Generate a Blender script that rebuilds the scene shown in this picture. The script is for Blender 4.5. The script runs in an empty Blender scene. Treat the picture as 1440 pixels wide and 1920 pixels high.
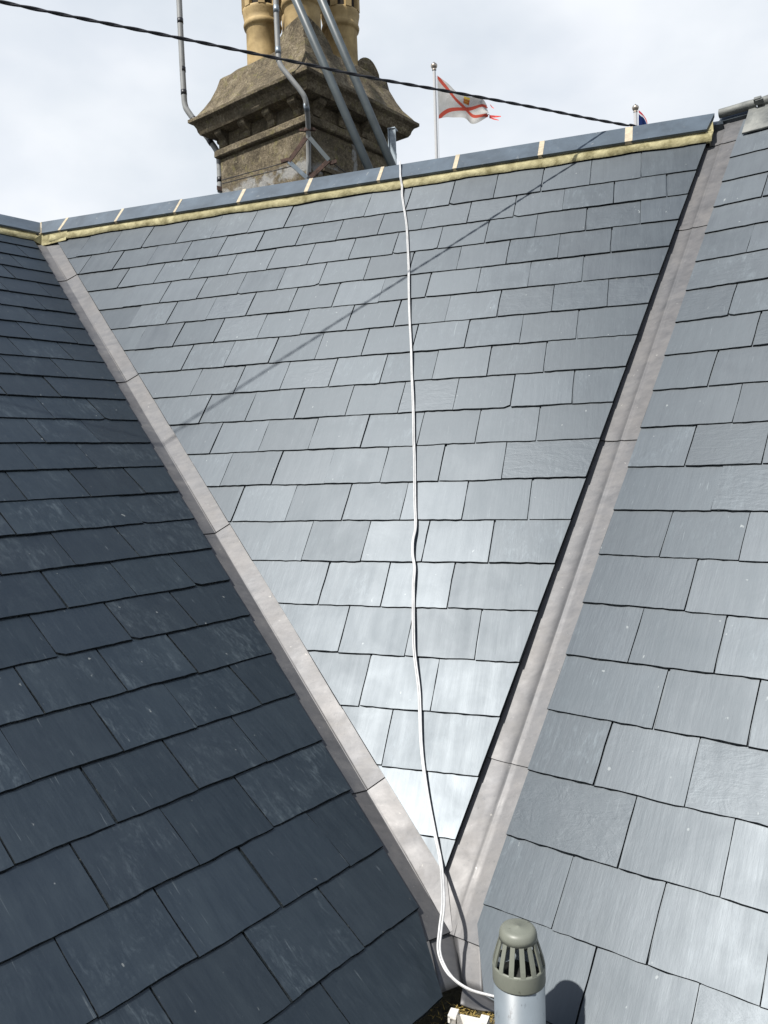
import bpy, math, random
from mathutils import Vector, Matrix, noise as mnoise

C = bpy.context.scene
COL = C.collection
R = math.radians
random.seed(11)

# ------------------------------------------------------------------ camera, sky, sun, exposure
Z0 = 9.0                                             # the camera is held nine metres above the ground
cam_d = bpy.data.cameras.new('camera')
cam = bpy.data.objects.new('camera', cam_d); COL.objects.link(cam)
PITCH, ROLL = -0.0609665, -0.0320525
cp, sp = math.cos(PITCH), math.sin(PITCH)
fw, up0, rt0 = Vector((0, cp, sp)), Vector((0, -sp, cp)), Vector((1, 0, 0))
rt = rt0*math.cos(ROLL) + up0*math.sin(ROLL)
up = up0*math.cos(ROLL) - rt0*math.sin(ROLL)
mw = Matrix((rt, up, -fw)).transposed().to_4x4(); mw.translation = (0, 0, Z0)
cam.matrix_world = mw
cam_d.sensor_fit = 'VERTICAL'; cam_d.sensor_height = 36.0
cam_d.lens = 36.0*1516.9/1920.0
cam_d.clip_start = 0.05; cam_d.clip_end = 3000
C.camera = cam

SUN = Vector((-0.455, -0.405, 0.793)).normalized()   # towards the sun: behind the camera's left shoulder
SUN_EL = math.asin(SUN.z); SUN_AZ = math.atan2(SUN.x, SUN.y)
w = bpy.data.worlds.new('World'); C.world = w; w.use_nodes = True
nt = w.node_tree; nt.nodes.clear()
def wn(t, **k):
    n = nt.nodes.new(t)
    for a, b in k.items(): setattr(n, a, b)
    return n
sky = wn('ShaderNodeTexSky', sky_type='NISHITA', sun_disc=False)
sky.sun_elevation = SUN_EL; sky.sun_rotation = SUN_AZ % (2*math.pi)
tc = wn('ShaderNodeTexCoord')
mp = wn('ShaderNodeMapping'); mp.inputs['Scale'].default_value = (1.0, 1.0, 1.7); mp.inputs['Location'].default_value = (3.1, 1.2, 0.4)
n1 = wn('ShaderNodeTexNoise'); n1.inputs['Scale'].default_value = 1.9; n1.inputs['Detail'].default_value = 6; n1.inputs['Roughness'].default_value = .5
n2 = wn('ShaderNodeTexNoise'); n2.inputs['Scale'].default_value = 3.1; n2.inputs['Detail'].default_value = 4
rp = wn('ShaderNodeValToRGB')
rp.color_ramp.elements[0].position = .33; rp.color_ramp.elements[0].color = (3.95, 4.5, 5.1, 1)
rp.color_ramp.elements[1].position = .60; rp.color_ramp.elements[1].color = (6.3, 6.55, 6.9, 1)
mx = wn('ShaderNodeMix', data_type='RGBA')
cov = wn('ShaderNodeMapRange'); cov.inputs[1].default_value = .3; cov.inputs[2].default_value = .6; cov.inputs[3].default_value = -.12; cov.inputs[4].default_value = .12
sepz = wn('ShaderNodeSeparateXYZ')                    # cloud cover dense low down, thinned overhead, out of view, to darken slate reflections
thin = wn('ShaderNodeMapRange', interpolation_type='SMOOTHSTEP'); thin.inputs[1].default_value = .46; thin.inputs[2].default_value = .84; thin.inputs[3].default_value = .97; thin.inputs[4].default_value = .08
cadd = wn('ShaderNodeMath', operation='ADD', use_clamp=True)
bg = wn('ShaderNodeBackground'); bg.inputs['Strength'].default_value = .1
wo = wn('ShaderNodeOutputWorld')
L_ = nt.links.new
L_(tc.outputs['Generated'], mp.inputs['Vector']); L_(mp.outputs[0], n1.inputs['Vector']); L_(mp.outputs[0], n2.inputs['Vector'])
L_(n1.outputs['Fac'], rp.inputs[0]); L_(n2.outputs['Fac'], cov.inputs[0])
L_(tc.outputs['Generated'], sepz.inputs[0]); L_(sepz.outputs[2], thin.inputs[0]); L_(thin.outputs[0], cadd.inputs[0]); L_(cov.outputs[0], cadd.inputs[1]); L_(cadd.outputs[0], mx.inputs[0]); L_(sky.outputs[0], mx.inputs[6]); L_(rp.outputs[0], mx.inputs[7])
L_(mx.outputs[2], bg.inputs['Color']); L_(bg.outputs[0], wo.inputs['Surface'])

sd = bpy.data.lights.new('sun', 'SUN'); sd.energy = 4.5; sd.angle = R(.95); sd.color = (1.0, .965, .91)
so = bpy.data.objects.new('sun', sd); COL.objects.link(so)
so.rotation_euler = (-SUN).to_track_quat('-Z', 'Y').to_euler(); so.location = SUN*60

C.render.engine = 'CYCLES'
vs = C.view_settings; vs.view_transform = 'Standard'; vs.look = 'None'; vs.exposure = 0.57; vs.gamma = 1.0; vs.use_curve_mapping = False

# ------------------------------------------------------------------ helpers
def V(*a): return Vector(a)
def pt(x, y, z): return Vector((x, y, z + Z0))
def world(p): return Vector((p[0], p[1], p[2] + Z0))  # survey points are given with the camera at height zero

def mesh_obj(name, verts, faces, mats, parent=None, smooth=False, fm=None, matrix=None):
    me = bpy.data.meshes.new(name)
    me.from_pydata([tuple(v) for v in verts], [], faces)
    if not isinstance(mats, (list, tuple)): mats = [mats]
    for m in mats: me.materials.append(m)
    if fm: me.polygons.foreach_set('material_index', fm)
    if smooth: me.polygons.foreach_set('use_smooth', [True]*len(me.polygons))
    me.update()
    o = bpy.data.objects.new(name, me); COL.objects.link(o)
    if parent is not None:
        o.parent = parent
    if matrix is not None: o.matrix_basis = matrix
    return o

def empty(name, loc=(0, 0, 0), label=None, cat=None, group=None, matrix=None, kind=None):
    o = bpy.data.objects.new(name, None); COL.objects.link(o)
    o.empty_display_size = .1
    if matrix is not None: o.matrix_basis = matrix
    else: o.location = loc
    tag(o, label, cat, group, kind); return o

def tag(o, label=None, cat=None, group=None, kind=None):
    if label: o['label'] = label
    if cat: o['category'] = cat
    if group: o['group'] = group
    if kind: o['kind'] = kind
    return o

class MB:
    def __init__(s): s.v = []; s.f = []; s.m = []
    def add(s, vs, fs, mi=0):
        b = len(s.v); s.v += [Vector(v) for v in vs]
        s.f += [tuple(i+b for i in f) for f in fs]; s.m += [mi]*len(fs)
    def box(s, c, ex, ey, ez, mi=0):
        """box from centre and three half-axis vectors"""
        c, ex, ey, ez = Vector(c), Vector(ex), Vector(ey), Vector(ez)
        vs = [c + ex*i + ey*j + ez*k for k in (-1, 1) for j in (-1, 1) for i in (-1, 1)]
        fs = [(0, 2, 3, 1), (4, 5, 7, 6), (0, 1, 5, 4), (2, 6, 7, 3), (0, 4, 6, 2), (1, 3, 7, 5)]
        if ex.cross(ey).dot(ez) < 0: fs = [f[::-1] for f in fs]
        s.add(vs, fs, mi)
    def tube(s, pts, r, n=10, mi=0, caps=True):
        pts = [Vector(p) for p in pts]; rr = r if isinstance(r, (list, tuple)) else [r]*len(pts)
        t0 = (pts[1]-pts[0]).normalized(); ref = V(0, 0, 1) if abs(t0.z) < .9 else V(1, 0, 0)
        x = t0.cross(ref).normalized(); rings = []
        for i, p in enumerate(pts):
            a = pts[max(i-1, 0)]; b = pts[min(i+1, len(pts)-1)]; t = (b-a).normalized()
            x = (x - t*x.dot(t)).normalized(); y = t.cross(x)
            rings.append([p + (x*math.cos(q) + y*math.sin(q))*rr[i] for q in [2*math.pi*k/n for k in range(n)]])
        vs = [q for g in rings for q in g]; fs = []
        for i in range(len(pts)-1):
            for k in range(n):
                fs.append((i*n+k, i*n+(k+1) % n, (i+1)*n+(k+1) % n, (i+1)*n+k))
        if caps: fs += [tuple(range(n))[::-1], tuple((len(pts)-1)*n+k for k in range(n))]
        s.add(vs, fs, mi)
    def lathe(s, prof, n=28, c=(0, 0, 0), mi=0):
        c = Vector(c); vs = []; fs = []
        for r, z in prof:
            vs += [c + V(r*math.cos(2*math.pi*k/n), r*math.sin(2*math.pi*k/n), z) for k in range(n)]
        for i in range(len(prof)-1):
            for k in range(n): fs.append((i*n+k, i*n+(k+1) % n, (i+1)*n+(k+1) % n, (i+1)*n+k))
        s.add(vs, fs, mi)
    def obj(s, name, mats, parent=None, smooth=False, matrix=None):
        return mesh_obj(name, s.v, s.f, mats, parent, smooth, s.m, matrix)

def smooth_path(pts, n=8):
    """Catmull-Rom through the points"""
    pts = [Vector(p) for p in pts]; out = []
    P = [pts[0]*2 - pts[1]] + pts + [pts[-1]*2 - pts[-2]]
    for i in range(1, len(P)-2):
        a, b, c, d = P[i-1], P[i], P[i+1], P[i+2]
        for k in range(n):
            t = k/n
            out.append(.5*((2*b) + (c-a)*t + (2*a-5*b+4*c-d)*t*t + (3*b-a-3*c+d)*t**3))
    out.append(pts[-1]); return out

# ------------------------------------------------------------------ materials
def mat(name):
    m = bpy.data.materials.new(name); m.use_nodes = True
    t = m.node_tree; b = t.nodes['Principled BSDF']
    return m, t, b
def nd(t, ty, ins=None, **k):
    n = t.nodes.new(ty)
    for a, b in k.items(): setattr(n, a, b)
    for a, b in (ins or {}).items():
        if isinstance(b, bpy.types.NodeSocket): t.links.new(b, n.inputs[a])
        else: n.inputs[a].default_value = b
    return n
def ramp(t, fac, stops):
    r = nd(t, 'ShaderNodeValToRGB', {0: fac}); e = r.color_ramp.elements
    while len(e) < len(stops): e.new(.5)
    for q, (p, c) in zip(e, stops):
        q.position = p; q.color = (c, c, c, 1) if isinstance(c, (int, float)) else (*c, 1)
    return r.outputs[0]
def mixc(t, f, a, b, mode='MIX'):
    n = nd(t, 'ShaderNodeMix', data_type='RGBA', blend_type=mode)
    for i, x in ((0, f), (6, a), (7, b)):
        if isinstance(x, bpy.types.NodeSocket): t.links.new(x, n.inputs[i])
        else: n.inputs[i].default_value = x if i == 0 else (*x, 1)
    return n.outputs[2]
def math_(t, op, a, b=0.0, c=0.0):
    n = nd(t, 'ShaderNodeMath', operation=op)
    for i, x in enumerate((a, b, c)):
        if isinstance(x, bpy.types.NodeSocket): t.links.new(x, n.inputs[i])
        else: n.inputs[i].default_value = x
    return n.outputs[0]
def noise_(t, vec, scale, detail=4, rough=.55, dist=0):
    return nd(t, 'ShaderNodeTexNoise', {'Vector': vec, 'Scale': scale, 'Detail': detail, 'Roughness': rough, 'Distortion': dist}).outputs['Fac']
def mapping(t, vec, scale=(1, 1, 1), rot=(0, 0, 0), loc=(0, 0, 0)):
    return nd(t, 'ShaderNodeMapping', {'Vector': vec, 'Scale': scale, 'Rotation': rot, 'Location': loc}).outputs[0]
def obj_coord(t):
    """object coordinates shifted by a per-object random amount"""
    tc = nd(t, 'ShaderNodeTexCoord'); oi = nd(t, 'ShaderNodeObjectInfo')
    s = math_(t, 'MULTIPLY', oi.outputs['Random'], 57.0)
    cx = nd(t, 'ShaderNodeCombineXYZ', {0: s, 1: math_(t, 'MULTIPLY', s, 1.7), 2: math_(t, 'MULTIPLY', s, .6)})
    ad = nd(t, 'ShaderNodeVectorMath', {0: tc.outputs['Object'], 1: cx.outputs[0]}, operation='ADD')
    return ad.outputs[0], oi.outputs['Random'], tc.outputs['Object']
def setp(b, **k):
    for a, v in k.items(): b.inputs[a.replace('_', ' ')].default_value = v
def bump(t, b, h, strength=.3, dist=.01):
    n = nd(t, 'ShaderNodeBump', {'Height': h, 'Strength': strength, 'Distance': dist})
    t.links.new(n.outputs[0], b.inputs['Normal'])

def slate_material(name, riven=False):
    m, t, b = mat(name)
    v, rnd, raw = obj_coord(t)
    streak = noise_(t, mapping(t, v, (26, 2.2, 4), (0, 0, R(4))), 1.0, 5, .6, .15)
    fine = noise_(t, mapping(t, v, (150, 14, 20), (0, 0, R(3))), 1.0, 3, .6)
    blot = noise_(t, v, 5.5, 4, .6, .4)
    grain = noise_(t, v, 260, 2, .6)
    h1 = math_(t, 'MULTIPLY_ADD', streak, .55, math_(t, 'MULTIPLY', blot, .45))
    base = ramp(t, h1, [(.34, (.0040, .0072, .0095)), (.52, (.0064, .0106, .0138)), (.70, (.011, .017, .021))])
    base = mixc(t, ramp(t, fine, [(.35, 0.0), (.75, .35)]), base, (.02, .027, .032))
    # pale dust and scuffs left by handling
    sc = noise_(t, mapping(t, v, (7, 4.5, 5), (0, 0, R(25))), 1.0, 6, .72, 1.2)
    r5 = math_(t, 'FRACT', math_(t, 'MULTIPLY', rnd, 29.3)); r6 = math_(t, 'FRACT', math_(t, 'MULTIPLY', rnd, 7.1))
    rotv = nd(t, 'ShaderNodeCombineXYZ', {2: math_(t, 'MULTIPLY_ADD', r5, 2.2, -1.5)}).outputs[0]
    m2 = nd(t, 'ShaderNodeMapping', {'Vector': v, 'Scale': (58, 15, 20), 'Rotation': rotv}).outputs[0]
    sc2 = noise_(t, m2, 1.0, 5, .75, .9)
    scuff = math_(t, 'MULTIPLY', ramp(t, sc, [(.47, 0.0), (.66, .85)]), ramp(t, sc2, [(.46, 0.0), (.66, 1.0)]))
    amt = math_(t, 'MULTIPLY_ADD', math_(t, 'MULTIPLY', r6, r6), .72, .08)
    base = mixc(t, math_(t, 'MULTIPLY', scuff, amt), base, (.085, .105, .115))
    spk = noise_(t, mapping(t, v, (42, 26, 30)), 1.0, 2, .5)
    base = mixc(t, ramp(t, spk, [(.75, 0.0), (.785, .6)]), base, (.20, .21, .20))
    # long fine scratches
    m3 = nd(t, 'ShaderNodeMapping', {'Vector': v, 'Scale': (190, 8, 20), 'Rotation': rotv}).outputs[0]
    s3 = noise_(t, m3, 1.0, 2, .5, .7); s4 = noise_(t, v, 11, 3, .6)
    scr = math_(t, 'MULTIPLY', ramp(t, s3, [(.66, 0.0), (.72, 1.0)]), ramp(t, s4, [(.5, 0.0), (.6, 1.0)]))
    base = mixc(t, math_(t, 'MULTIPLY', scr, .32), base, (.14, .16, .165))
    # every slate has its own tone
    rr = nd(t, 'ShaderNodeMapRange', {0: rnd, 1: 0., 2: 1., 3: .80, 4: 1.22}).outputs[0]
    hs = nd(t, 'ShaderNodeHueSaturation', {'Color': base, 'Value': rr, 'Saturation': 1.0, 'Fac': 1.0}).outputs[0]
    t.links.new(hs, b.inputs['Base Color'])
    rv = nd(t, 'ShaderNodeMath', {0: rnd, 1: 13.7}, operation='MULTIPLY').outputs[0]
    rfr = math_(t, 'FRACT', rv)
    ro = math_(t, 'MULTIPLY_ADD', streak, .12, math_(t, 'MULTIPLY_ADD', blot, .14, math_(t, 'MULTIPLY_ADD', rfr, .06, .350)))
    t.links.new(ro, b.inputs['Roughness'])
    t.links.new(math_(t, 'MULTIPLY_ADD', math_(t, 'FRACT', math_(t, 'MULTIPLY', rnd, 3.3)), .09, .455), b.inputs['Specular IOR Level'])
    b.inputs['IOR'].default_value = 1.91; b.inputs['Specular Tint'].default_value = (.84, .925, 1.0, 1)
    b.inputs['Anisotropic'].default_value = .50
    tv = nd(t, 'ShaderNodeVectorTransform', {0: (0, 1, 0)}, vector_type='VECTOR', convert_from='OBJECT', convert_to='WORLD')
    t.links.new(tv.outputs[0], b.inputs['Tangent'])
    if riven:
        mr = nd(t, 'ShaderNodeMapping', {'Vector': v, 'Scale': (7, 21, 10), 'Rotation': rotv}).outputs[0]
        rip = math_(t, 'ADD', noise_(t, mr, 1.0, 6, .68, 1.6), math_(t, 'MULTIPLY', noise_(t, v, 13, 4, .6, 1.0), .6))
        h = math_(t, 'ADD', math_(t, 'MULTIPLY', rip, 1.0), math_(t, 'MULTIPLY', grain, .06))
        bump(t, b, h, .21, .005)
    else:
        h = math_(t, 'ADD', math_(t, 'MULTIPLY', streak, .30), math_(t, 'ADD', math_(t, 'MULTIPLY', fine, .10), math_(t, 'MULTIPLY', grain, .05)))
        h = math_(t, 'ADD', h, math_(t, 'MULTIPLY', blot, .5))
        bump(t, b, h, .30, .004)
    return m
SLATE = slate_material('slate_smooth'); RIVEN = slate_material('slate_riven', True)

def edge_material():
    m, t, b = mat('slate_dressed_edge')
    v, rnd, raw = obj_coord(t)
    n = noise_(t, v, 120, 4, .7)
    t.links.new(ramp(t, n, [(.40, (.006, .008, .010)), (.62, (.018, .022, .025)), (.74, (.10, .105, .095))]), b.inputs['Base Color'])
    setp(b, Roughness=.9, Specular_IOR_Level=.05); bump(t, b, n, .8, .004)
    return m
EDGE = edge_material()

def lead_material():
    m, t, b = mat('sheet_lead')
    v, rnd, raw = obj_coord(t)
    n = noise_(t, v, 9, 5, .6, .5); f = noise_(t, v, 60, 4, .6); big = noise_(t, v, 2.6, 3, .5, .3)
    st = noise_(t, mapping(t, v, (3, 40, 40)), 1.0, 4, .6)
    c = ramp(t, math_(t, 'MULTIPLY_ADD', n, .6, math_(t, 'MULTIPLY', st, .4)), [(.30, (.092, .094, .098)), (.5, (.122, .122, .125)), (.70, (.158, .155, .153))])
    c = mixc(t, ramp(t, big, [(.42, 0.0), (.66, .24)]), c, (.16, .146, .132))
    sp_ = noise_(t, v, 46, 3, .6)
    c = mixc(t, ramp(t, sp_, [(.70, 0.0), (.76, .7)]), c, (.30, .29, .27))
    c = mixc(t, ramp(t, f, [(.62, 0.0), (.78, .5)]), c, (.06, .065, .07))
    # pale oxide runs and dark handling smears along the sheet
    ox = noise_(t, mapping(t, v, (5, 34, 34), (0, R(20), R(62))), 1.0, 5, .7, .8)
    c = mixc(t, ramp(t, ox, [(.60, 0.0), (.74, .25)]), c, (.235, .23, .225))
    c = mixc(t, ramp(t, ox, [(.28, .30), (.40, 0.0)]), c, (.07, .072, .078))
    t.links.new(c, b.inputs['Base Color'])
    setp(b, Metallic=.65, Specular_IOR_Level=.5)
    t.links.new(ramp(t, n, [(.3, .50), (.7, .64)]), b.inputs['Roughness'])
    h = math_(t, 'ADD', math_(t, 'MULTIPLY', big, 2.0), math_(t, 'ADD', math_(t, 'MULTIPLY', n, .6), math_(t, 'MULTIPLY', f, .12)))
    h = math_(t, 'ADD', h, math_(t, 'MULTIPLY', noise_(t, v, 17, 2, .4, .2), 1.1))
    bump(t, b, h, .13, .010)
    return m
LEAD = lead_material()

def simple(name, col, rough=.6, metal=0.0, var=.25, scale=12, bumps=.2, bd=.004, col2=None, spec=.5, detail=5):
    m, t, b = mat(name)
    v, rnd, raw = obj_coord(t)
    n = noise_(t, v, scale, detail, .62, .3)
    lo = tuple(x*(1-var) for x in col); hi = col2 or tuple(min(1, x*(1+var)) for x in col)
    t.links.new(ramp(t, n, [(.32, lo), (.68, hi)]), b.inputs['Base Color'])
    setp(b, Roughness=rough, Metallic=metal, Specular_IOR_Level=spec)
    bump(t, b, noise_(t, v, scale*6, 4, .6), bumps, bd)
    return m
LAPSHADE = simple('lead_lap_shade', (.012, .012, .013), .9)  # near-black lap edges: the shadow line under each sheet put into the colour
TILE = simple('blue_ridge_tile', (.062, .082, .102), .46, var=.30, scale=5, bumps=.12, bd=.002)
MORTAR = simple('bedding_mortar', (.235, .205, .095), .95, var=.35, scale=14, bumps=.6, bd=.006, col2=(.42, .38, .22))
POINTING = simple('pale_pointing', (.40, .345, .25), .95, var=.2, scale=30, bumps=.4, bd=.004)
BATTEN = simple('roof_deck', (.02, .02, .02), .95)
BLACK = simple('black_cable_sheath', (.012, .012, .015), .5)
WHITE = simple('white_cable_sheath', (.46, .46, .455), .4, var=.14, scale=22, bumps=.05)
STEEL = simple('galvanised_steel', (.27, .31, .34), .45, .7, var=.25, scale=28, bumps=.1, bd=.001)
POLEG = simple('grey_painted_pole', (.070, .085, .090), .45, var=.15, scale=10, bumps=.1, bd=.001)
PVCG = simple('weathered_grey_pipe', (.22, .225, .22), .45, var=.14, scale=8, bumps=.08, bd=.001)
RUST = simple('rusty_iron', (.065, .036, .026), .85, var=.6, scale=40, bumps=.6, bd=.003)
TAPE = simple('black_tape', (.01, .01, .013), .45)
PIPE = simple('pale_grey_soil_pipe', (.145, .17, .19), .42, var=.10, scale=6, bumps=.06, bd=.001)
def scuff(m, col, thr, scale):
    t = m.node_tree; b = t.nodes['Principled BSDF']; src = b.inputs['Base Color'].links[0].from_socket
    v = nd(t, 'ShaderNodeTexCoord').outputs['Object']
    a_ = noise_(t, mapping(t, v, (scale, scale, scale*.35), (0, R(30), R(20))), 1.0, 4, .7, .6); g_ = noise_(t, v, scale*.3, 3, .6)
    f = math_(t, 'MULTIPLY', ramp(t, a_, [(thr, 0.0), (thr+.05, 1.0)]), ramp(t, g_, [(.45, 0.0), (.6, .8)]))
    t.links.new(mixc(t, f, src, col), b.inputs['Base Color'])
scuff(PIPE, (.05, .06, .07), .60, 60); scuff(PVCG, (.06, .06, .06), .60, 40); scuff(TILE, (.20, .21, .21), .62, 34)
CAPM = simple('olive_vent_cap', (.150, .158, .130), .45, var=.07, scale=10, bumps=.05, bd=.001)
INNER = simple('vent_inside', (.02, .021, .02), .8)
PVCW = simple('white_gutter_plastic', (.62, .60, .56), .35, var=.08, scale=20, bumps=.05, bd=.001)
MOSS = simple('mossy_gutter_dirt', (.03, .028, .018), 1.0, var=.7, scale=30, bumps=1.0, bd=.02, col2=(.095, .085, .045))
STRAW = simple('dead_moss_blade', (.33, .24, .07), .9, var=.5, scale=30)
POT = simple('buff_chimney_pot', (.30, .205, .08), .75, var=.3, scale=6, bumps=.3, bd=.004, col2=(.46, .335, .155))
SOOT = simple('soot', (.02, .016, .012), .95)
scuff(CAPM, (.05, .05, .035), .62, 70)
WHITEP = simple('white_flagpole_paint', (.45, .45, .45), .35, var=.05)
CHROME = simple('finial_metal', (.42, .37, .31), .3, .8, var=.15)
RENDER = simple('wall_render', (.34, .31, .26), .9, var=.2, scale=3, bumps=.4, bd=.006)
GROUND = simple('ground_asphalt', (.05, .05, .05), .95, var=.3, scale=.6, bumps=.2)

def stone_material():
    m, t, b = mat('roughcast_stone')
    v, rnd, raw = obj_coord(t)
    g = noise_(t, v, 52, 6, .8); n = noise_(t, v, 6, 6, .65, .5); big = noise_(t, v, 2.2, 4, .6, .6)
    li = noise_(t, v, 16, 6, .7, .3)
    c = ramp(t, n, [(.32, (.085, .07, .047)), (.52, (.185, .152, .102)), (.70, (.30, .255, .18))])
    c = mixc(t, ramp(t, g, [(.38, .75), (.55, 0.0)]), c, (.05, .04, .028))
    c = mixc(t, ramp(t, g, [(.57, 0.0), (.70, .7)]), c, (.50, .43, .30))
    c = mixc(t, ramp(t, big, [(.50, 0.0), (.68, .45)]), c, (.08, .07, .052))
    c = mixc(t, ramp(t, li, [(.54, 0.0), (.68, .45)]), c, (.24, .22, .08))
    t.links.new(c, b.inputs['Base Color']); setp(b, Roughness=.95, Specular_IOR_Level=.2)
    bump(t, b, math_(t, 'ADD', g, math_(t, 'MULTIPLY', n, .8)), .9, .02)
    return m
STONE = stone_material()

def patched_stone():
    """roughcast with smears of pale cement over the cracks"""
    m = STONE.copy(); m.name = 'roughcast_with_cement_smears'; t = m.node_tree; b = t.nodes['Principled BSDF']
    src = b.inputs['Base Color'].links[0].from_socket
    tc = nd(t, 'ShaderNodeTexCoord'); sx = nd(t, 'ShaderNodeSeparateXYZ', {0: tc.outputs['Object']})
    x, y, z = sx.outputs
    wob = noise_(t, tc.outputs['Object'], 9, 5, .7, .6)
    zz = math_(t, 'ADD', z, math_(t, 'MULTIPLY', math_(t, 'SUBTRACT', wob, .5), .22))
    band = math_(t, 'SUBTRACT', 1.0, math_(t, 'MULTIPLY', math_(t, 'ABSOLUTE', math_(t, 'SUBTRACT', zz, 2.43)), 14.0))
    xx = math_(t, 'ADD', x, math_(t, 'MULTIPLY', math_(t, 'SUBTRACT', wob, .5), .16))
    vert = math_(t, 'SUBTRACT', 1.0, math_(t, 'MULTIPLY', math_(t, 'ABSOLUTE', math_(t, 'SUBTRACT', xx, .03)), 24.0))
    f = math_(t, 'MAXIMUM', band, vert)
    patch = noise_(t, tc.outputs['Object'], 5.5, 4, .6)
    f = math_(t, 'MULTIPLY', f, ramp(t, patch, [(.36, .1), (.55, 1.0)]))
    f = ramp(t, f, [(.10, 0.0), (.55, .6)])
    c = mixc(t, f, src, (.40, .41, .41))
    t.links.new(c, b.inputs['Base Color'])
    return m
STONE2 = patched_stone()

# ------------------------------------------------------------------ the three roof planes
# course direction a, up-slope direction c, outward normal n; origin at the foot of the camera's perpendicular
def plane(yaw, slope, d):
    a = V(math.cos(yaw), math.sin(yaw), 0); h = V(math.sin(yaw), -math.cos(yaw), 0)
    b = h*math.cos(slope) + V(0, 0, -math.sin(slope))
    n = h*math.sin(slope) + V(0, 0, math.cos(slope))
    return a, b, n, -n*d
PM = plane(-0.34062425, 0.86271141, 2.62402247)
PL = plane(0.87968156, 0.61176452, 1.93115562)
PR = plane(-0.67473797, 0.83511770, 2.36911335)
def on(pl, u, v, h=0.0):
    a, b, n, P = pl
    return world(P + a*u + b*v + n*h)
GM, GL, GR = .21, .21526796, .21605735
VM, VL, VR = -4.44497, -5.80003, -4.24121
WM, WL, WR = .27, .2815, .2725
DECK = -.034

def line_u(p, q):
    """u as a function of v along the line through two (u, v) points"""
    return lambda v: p[0] + (q[0]-p[0])*(v-p[1])/(q[1]-p[1])
M_LEFT = line_u((-4.136, -4.398), (-0.686, -0.569))
M_RIGHT = line_u((0.2, -4.458), (-0.676, -0.570))
L_RIGHT = line_u((3.067, -5.676), (1.858, -0.409))
R_LEFT = lambda v: -1.263
R_FOOT = line_u((-1.265, -.30), (-1.172, -.13))

def clip(poly, fu, keep_greater):
    """clip a (u, v) polygon against the slanting line u = fu(v)"""
    out = []; n = len(poly)
    d = lambda p: (p[0]-fu(p[1]))*(1 if keep_greater else -1)
    for i in range(n):
        p, q = poly[i], poly[(i+1) % n]; dp, dq = d(p), d(q)
        if dp >= 0: out.append(p)
        if (dp > 0 > dq) or (dp < 0 < dq):
            t = dp/(dp-dq); out.append((p[0]+(q[0]-p[0])*t, p[1]+(q[1]-p[1])*t))
    return out

TILT, THICK = .037, .0064
def slate(parent, pl, u0, u1, vt, head, cuts, riven, rng):
    """one slate: ragged dressed edge at the tail, thin slanting sides; its origin is at its own tail"""
    lift = rng.uniform(0, .0022); du = rng.uniform(-.0025, .0025); dv = rng.uniform(-.0018, .0018); rot = rng.uniform(-.0035, .0035)
    th = THICK*rng.uniform(.75, 1.25)
    u0 += du; u1 += du
    um = (u0+u1)/2
    vt2 = vt + dv
    n = max(4, int((u1-u0)/.024))
    tail = []
    c0 = rng.random() < .035; c1 = rng.random() < .035
    ph = rng.uniform(0, 6)
    for i in range(n+1):
        f = i/n; u = u0 + (u1-u0)*f
        v = vt2 + rng.uniform(-.0016, .0012) + .0012*math.sin(ph + f*5)
        if i == 0 and c0: v -= rng.uniform(.005, .014)
        if i == n and c1: v -= rng.uniform(.005, .014)
        tail.append((u, v))
    if c0: tail.insert(0, (u0, tail[0][1]-.004)); tail[1] = (u0+rng.uniform(.004, .012), tail[1][1]+.002)
    right = [(u1 + rng.uniform(-.0011, .0011), vt2 - (vt2-head)*k/7) for k in range(1, 7)]
    left = [(u0 + rng.uniform(-.0011, .0011), vt2 - (vt2-head)*k/7) for k in range(6, 0, -1)]
    poly = tail + right + [(u1, head), (u0, head)] + left
    for fu, kg in cuts:
        poly = clip(poly, fu, kg)
        if len(poly) < 3: return None
    cl = []
    for p in poly:
        if not cl or (abs(p[0]-cl[-1][0]) + abs(p[1]-cl[-1][1])) > 1e-4: cl.append(p)
    poly = cl
    a, b, nn, P = pl
    org = on(pl, um, vt)
    mtx = Matrix((a, -b, nn)).transposed().to_4x4(); mtx.translation = org
    mtx = mtx @ Matrix.Rotation(rot, 4, 'Z') @ Matrix.Rotation(rng.uniform(-.0045, .0045), 4, 'Y') @ Matrix.Rotation(rng.uniform(-.004, .006), 4, 'X')
    N = len(poly); cx = sum(p[0] for p in poly)/N; cy = sum(p[1] for p in poly)/N
    top, bot = [], []
    for i, p in enumerate(poly):
        x, y = p[0]-um, vt - p[1]
        z = lift - TILT*y if y > 0 else lift
        top.append((x, y, z))
        q0, q1 = poly[i-1], poly[(i+1) % N]
        e = Vector((q1[0]-q0[0], -(q1[1]-q0[1]))); e = e.normalized() if e.length > 0 else Vector((1, 0))
        onrm = Vector((e.y, -e.x))                    # outward for an anticlockwise outline seen from outside
        off = rng.uniform(.0004, .0042) if y < .03 else rng.uniform(-.0003, .0008)
        bot.append((x + onrm.x*off, y + onrm.y*off, z - th))
    vs = top + bot
    fs = [tuple(range(N))]
    fs += [(i, N+i, N+(i+1) % N, (i+1) % N) for i in range(N)]
    o = mesh_obj('slate', vs, fs, [RIVEN if riven else SLATE, EDGE], parent, False, [0]+[1]*N)
    o.matrix_basis = mtx
    return o

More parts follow.
